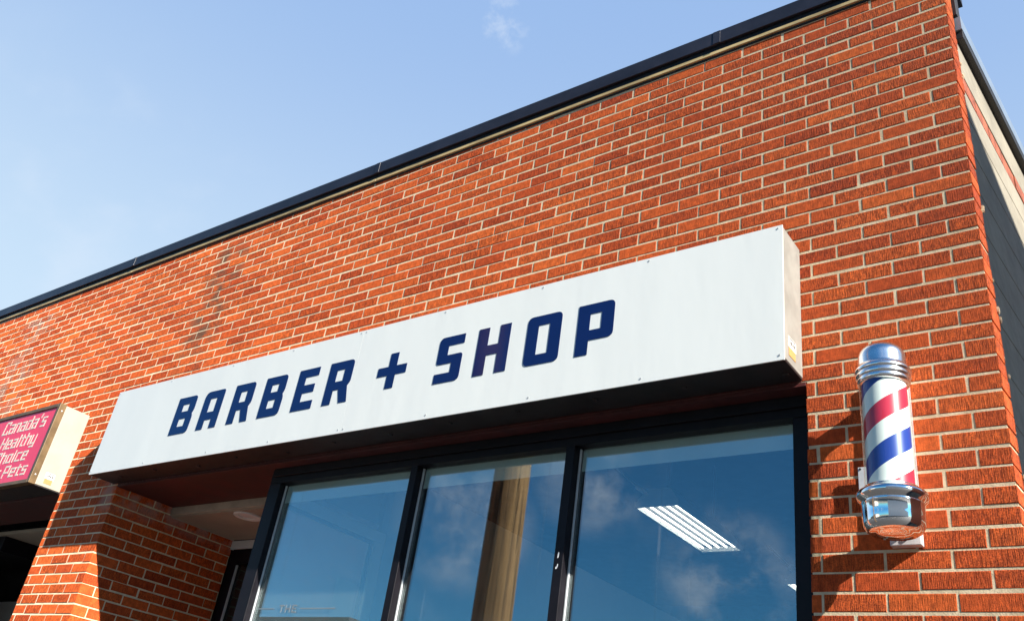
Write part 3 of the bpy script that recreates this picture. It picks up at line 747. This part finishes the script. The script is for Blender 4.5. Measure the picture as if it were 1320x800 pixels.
# ------------------------------------------------------------------ street side (reflected in the glass, chrome and letters)
UP = (-4.50, -2.78)
up = empty('utility_pole', (UP[0], UP[1], 0), 'weathered wooden utility pole mirrored in the middle window pane', 'utility pole')
m = MB(); n = 48; prof = [(.190-.0060*z, z) for z in np.linspace(0, 10, 41)]
m.lathe(prof, UP, n)
for i, p in enumerate(m.v):
    an = math.atan2(p[1]-UP[1], p[0]-UP[0]); k = 1+.018*math.sin(an*3+p[2]*.7)+.012*math.sin(an*7+1.3*p[2])
    m.v[i] = (UP[0]+(p[0]-UP[0])*k+.006*math.sin(p[2]*1.1), UP[1]+(p[1]-UP[1])*k, p[2])
m.build('shaft', M['wood'], up, smooth=60, loc=(UP[0], UP[1], 0))
m = MB(); m.box(UP[0]-1.2, UP[0]+1.2, UP[1]-.30, UP[1]-.19, 9.2, 9.32); ca = m.build('crossarm', M['wood'], up, .005)
for dx in (-1.05, -.4, .4, 1.05):
    m = MB(); m.lathe([(.03, 9.325), (.045, 9.36), (.03, 9.40), (.04, 9.43), (.02, 9.46)], (UP[0]+dx, UP[1]-.245), 14); m.build('insulator', M['fixture_white'], ca, smooth=50)

g = MB(); g.add([(-600,-600,-.16),(600,-600,-.16),(600,600,-.16),(-600,600,-.16)], [(0,1,2,3)]); struct(g.build('ground', M['earth']))
g = MB(); g.box(-120, 60, -3.60, -.0, -.15, 0.); struct(g.build('pavement', M['concrete']))
g = MB(); g.box(-120, 60, -3.76, -3.603, -.155, .004); struct(g.build('kerb', M['concrete'], bevel=.015))
g = MB(); g.add([(-120,-13,-.13),(60,-13,-.13),(60,-3.762,-.13),(-120,-3.762,-.13)], [(0,1,2,3)]); struct(g.build('road', M['asphalt']))
g = MB()
for x in np.arange(-90, 40, 6.): g.add([(x,-8.45,-.125),(x+3,-8.45,-.125),(x+3,-8.33,-.125),(x,-8.33,-.125)], [(0,1,2,3)])
struct(g.build('road_marking', M['road_white']))
g = MB(); g.box(-120, 60, -15.5, -13.003, -.155, .0); struct(g.build('far_pavement', M['concrete'], bevel=.015))

ob = empty('street_building', (-45, -22, 0), 'low stucco building across the street with a dark flat roof edge', 'building')
m = MB(); m.box(-70, -22.5, -30, -18, 0, 6.0); m.build('wall', M['stucco'], ob)
m = MB(); m.box(-70.2, -22.4, -30.2, -17.8, 6.001, 6.5); m.build('roof', M['fascia'], ob, .02)
for x in range(-68, -26, 6):
    m = MB(); m.box(x, x+3.6, -18.001, -17.93, .9, 3.4); wf = m.build('window', M['frame_dark'], ob)
    m = MB(); m.box(x+.12, x+3.48, -17.9295, -17.92, 1.02, 3.28); m.build('pane', M['frame_dark'], wf)

tb = empty('sky_blocker', (18, -24, 0), 'unseen tall pale block added across the street to cut low sky light', 'building')  # added out of view to keep sky fill off the facade
m = MB(); m.box(-1., 44, -34, -18, 0, 10.5); m.build('wall', M['pale_blocker'], tb)
m = MB(); m.box(-1.2, 44.2, -34.2, -17.8, 10.501, 10.9); m.build('roof', M['fascia'], tb, .02)

nh = empty('side_house', (7, 3, 0), 'brick house with a sloping roof shading the cream side wall', 'building')
SUNV = Vector((3.4, -1.0, 2.15))
# roof line whose shadow runs down the side wall
x = 4.2; kx = x/3.4
ya, za = .10 - kx*1.0, 4.50 + kx*2.15
yb = ya + 7.0; zb_ = za - .43*7.0
m = MB(); m.hexa([(x,ya,0),(x+6,ya,0),(x+6,yb,0),(x,yb,0),(x,ya,za-.2),(x+6,ya,za-.2),(x+6,yb,zb_-.2),(x,yb,zb_-.2)]); m.build('wall', M['old_brick'], nh)
m = MB(); m.hexa([(x-.005,ya-.01,za-.199),(x+6,ya-.01,za-.199),(x+6,yb+.2,zb_-.285),(x-.005,yb+.2,zb_-.285),(x-.005,ya-.01,za),(x+6,ya-.01,za),(x+6,yb+.2,zb_-.086),(x-.005,yb+.2,zb_-.086)]); m.build('roof', M['roof_shingle'], nh)

# ------------------------------------------------------------------ sky and sun
sv = SUNV.normalized()
elev = math.asin(sv.z); azim = math.atan2(sv.x, sv.y)
W = bpy.data.worlds.new('World'); S.world = W; W.use_nodes = True
nt = W.node_tree
for n_ in list(nt.nodes): nt.nodes.remove(n_)
out = nt.nodes.new('ShaderNodeOutputWorld'); bg = nt.nodes.new('ShaderNodeBackground'); bg.inputs[1].default_value = .05
sky = nt.nodes.new('ShaderNodeTexSky'); sky.sky_type = 'NISHITA'; sky.sun_disc = False
sky.sun_elevation = elev; sky.sun_rotation = azim; sky.altitude = 200; sky.air_density = 1.0; sky.dust_density = .3; sky.ozone_density = 2.2
tc = nt.nodes.new('ShaderNodeTexCoord')
no = nt.nodes.new('ShaderNodeTexNoise'); no.inputs['Scale'].default_value = 9; no.inputs['Detail'].default_value = 9; no.inputs['Roughness'].default_value = .62
nt.links.new(tc.outputs['Generated'], no.inputs['Vector'])
nf = nt.nodes.new('ShaderNodeTexNoise'); nf.inputs['Scale'].default_value = 30; nf.inputs['Detail'].default_value = 8; nf.inputs['Roughness'].default_value = .6
nt.links.new(tc.outputs['Generated'], nf.inputs['Vector'])
mpl = nt.nodes.new('ShaderNodeMapping'); mpl.inputs['Scale'].default_value = (3, 9, 12); mpl.inputs['Rotation'].default_value = (.5, .3, .4); nt.links.new(tc.outputs['Generated'], mpl.inputs[0])
nl = nt.nodes.new('ShaderNodeTexNoise'); nl.inputs['Scale'].default_value = 1.2; nl.inputs['Detail'].default_value = 8; nt.links.new(mpl.outputs[0], nl.inputs['Vector'])
cov = None
def cloud(d, rad, amt, nz, lo, hi):
    global cov
    dp = nt.nodes.new('ShaderNodeVectorMath'); dp.operation = 'DOT_PRODUCT'
    nt.links.new(tc.outputs['Generated'], dp.inputs[0]); dp.inputs[1].default_value = Vector(d).normalized()
    a_ = ramp(nt, dp.outputs['Value'], math.cos(rad), math.cos(rad*.15))
    v = math_(nt, 'MULTIPLY', math_(nt, 'MULTIPLY', a_, ramp(nt, nz.outputs[0], lo, hi)), amt)
    cov = v if cov is None else math_(nt, 'MAXIMUM', cov, v)
cloud((-.484, .485, .729), R(2.2), .38, nf, .50, .70)
cloud((-.86, .30, .44), R(14), .35, nl, .45, .75)
covh = cov; cov = None
cloud((-.633, -.726, .270), R(5), .42, no, .36, .62)
cloud((-.396, -.885, .244), R(5), .42, no, .40, .64)
cloud((-.510, -.788, .345), R(5), .45, no, .36, .62)

cloud((.3, -.6, .5), R(25), .3, no, .42, .65)
deep = mixc(nt, 1., sky.outputs[0], (.40, .95, 1.24), 'MULTIPLY')
colr = mixc(nt, cov, deep, (10., 10., 10.5))
# thin bright haze over the part of the sky behind the building, paler towards the horizon
hs_ = nt.nodes.new('ShaderNodeSeparateXYZ'); nt.links.new(tc.outputs['Generated'], hs_.inputs[0])
hv = math_(nt, 'ADD', math_(nt, 'MULTIPLY', hs_.outputs[1], .8), math_(nt, 'MULTIPLY', hs_.outputs[0], -.3))
hf = math_(nt, 'MULTIPLY', ramp(nt, hv, -.15, .36), .94)
hcol = mixc(nt, ramp(nt, hs_.outputs[2], .30, .80), (5.4, 6.8, 8.1), (2.8, 4.3, 7.1))
wsp = None
colh = mixc(nt, math_(nt, 'MULTIPLY', covh, .9), hcol, (6.6, 7.3, 8.3))
colr = mixc(nt, hf, colr, colh)
nt.links.new(colr, bg.inputs[0]); nt.links.new(bg.outputs[0], out.inputs[0])

L = bpy.data.lights.new('sun', 'SUN'); L.energy = 5.0; L.angle = R(.53); L.color = (1., .94, .85)
so = bpy.data.objects.new('sun', L); COL.objects.link(so)
so.rotation_euler = sv.to_track_quat('Z', 'Y').to_euler(); so.location = (8, -6, 9)

# ------------------------------------------------------------------ camera
cam = bpy.data.cameras.new('camera'); cam.sensor_width = 36; cam.sensor_fit = 'HORIZONTAL'; cam.lens = 1144.285/1320*36
cam.clip_start = .05; cam.clip_end = 3000
co = bpy.data.objects.new('camera', cam); COL.objects.link(co)
right = Vector((0.80337368, 0.5797003, 0.13615541)); down = Vector((-0.19262198, 0.46934475, -0.86174954)); fwd = Vector((-0.5634603, 0.66608038, 0.48872224))
mt = Matrix((right, -down, -fwd)).transposed().to_4x4(); mt.translation = (0.41215992, -3.11243976, 1.6)
co.matrix_world = mt
S.camera = co
S.view_settings.view_transform = 'Standard'; S.view_settings.look = 'None'; S.view_settings.gamma = 1; S.view_settings.exposure = 1.3
S.view_settings.use_curve_mapping = False
S.cycles.max_bounces = 10; S.cycles.transparent_max_bounces = 16; S.cycles.glossy_bounces = 6
S.cycles.use_denoising = True
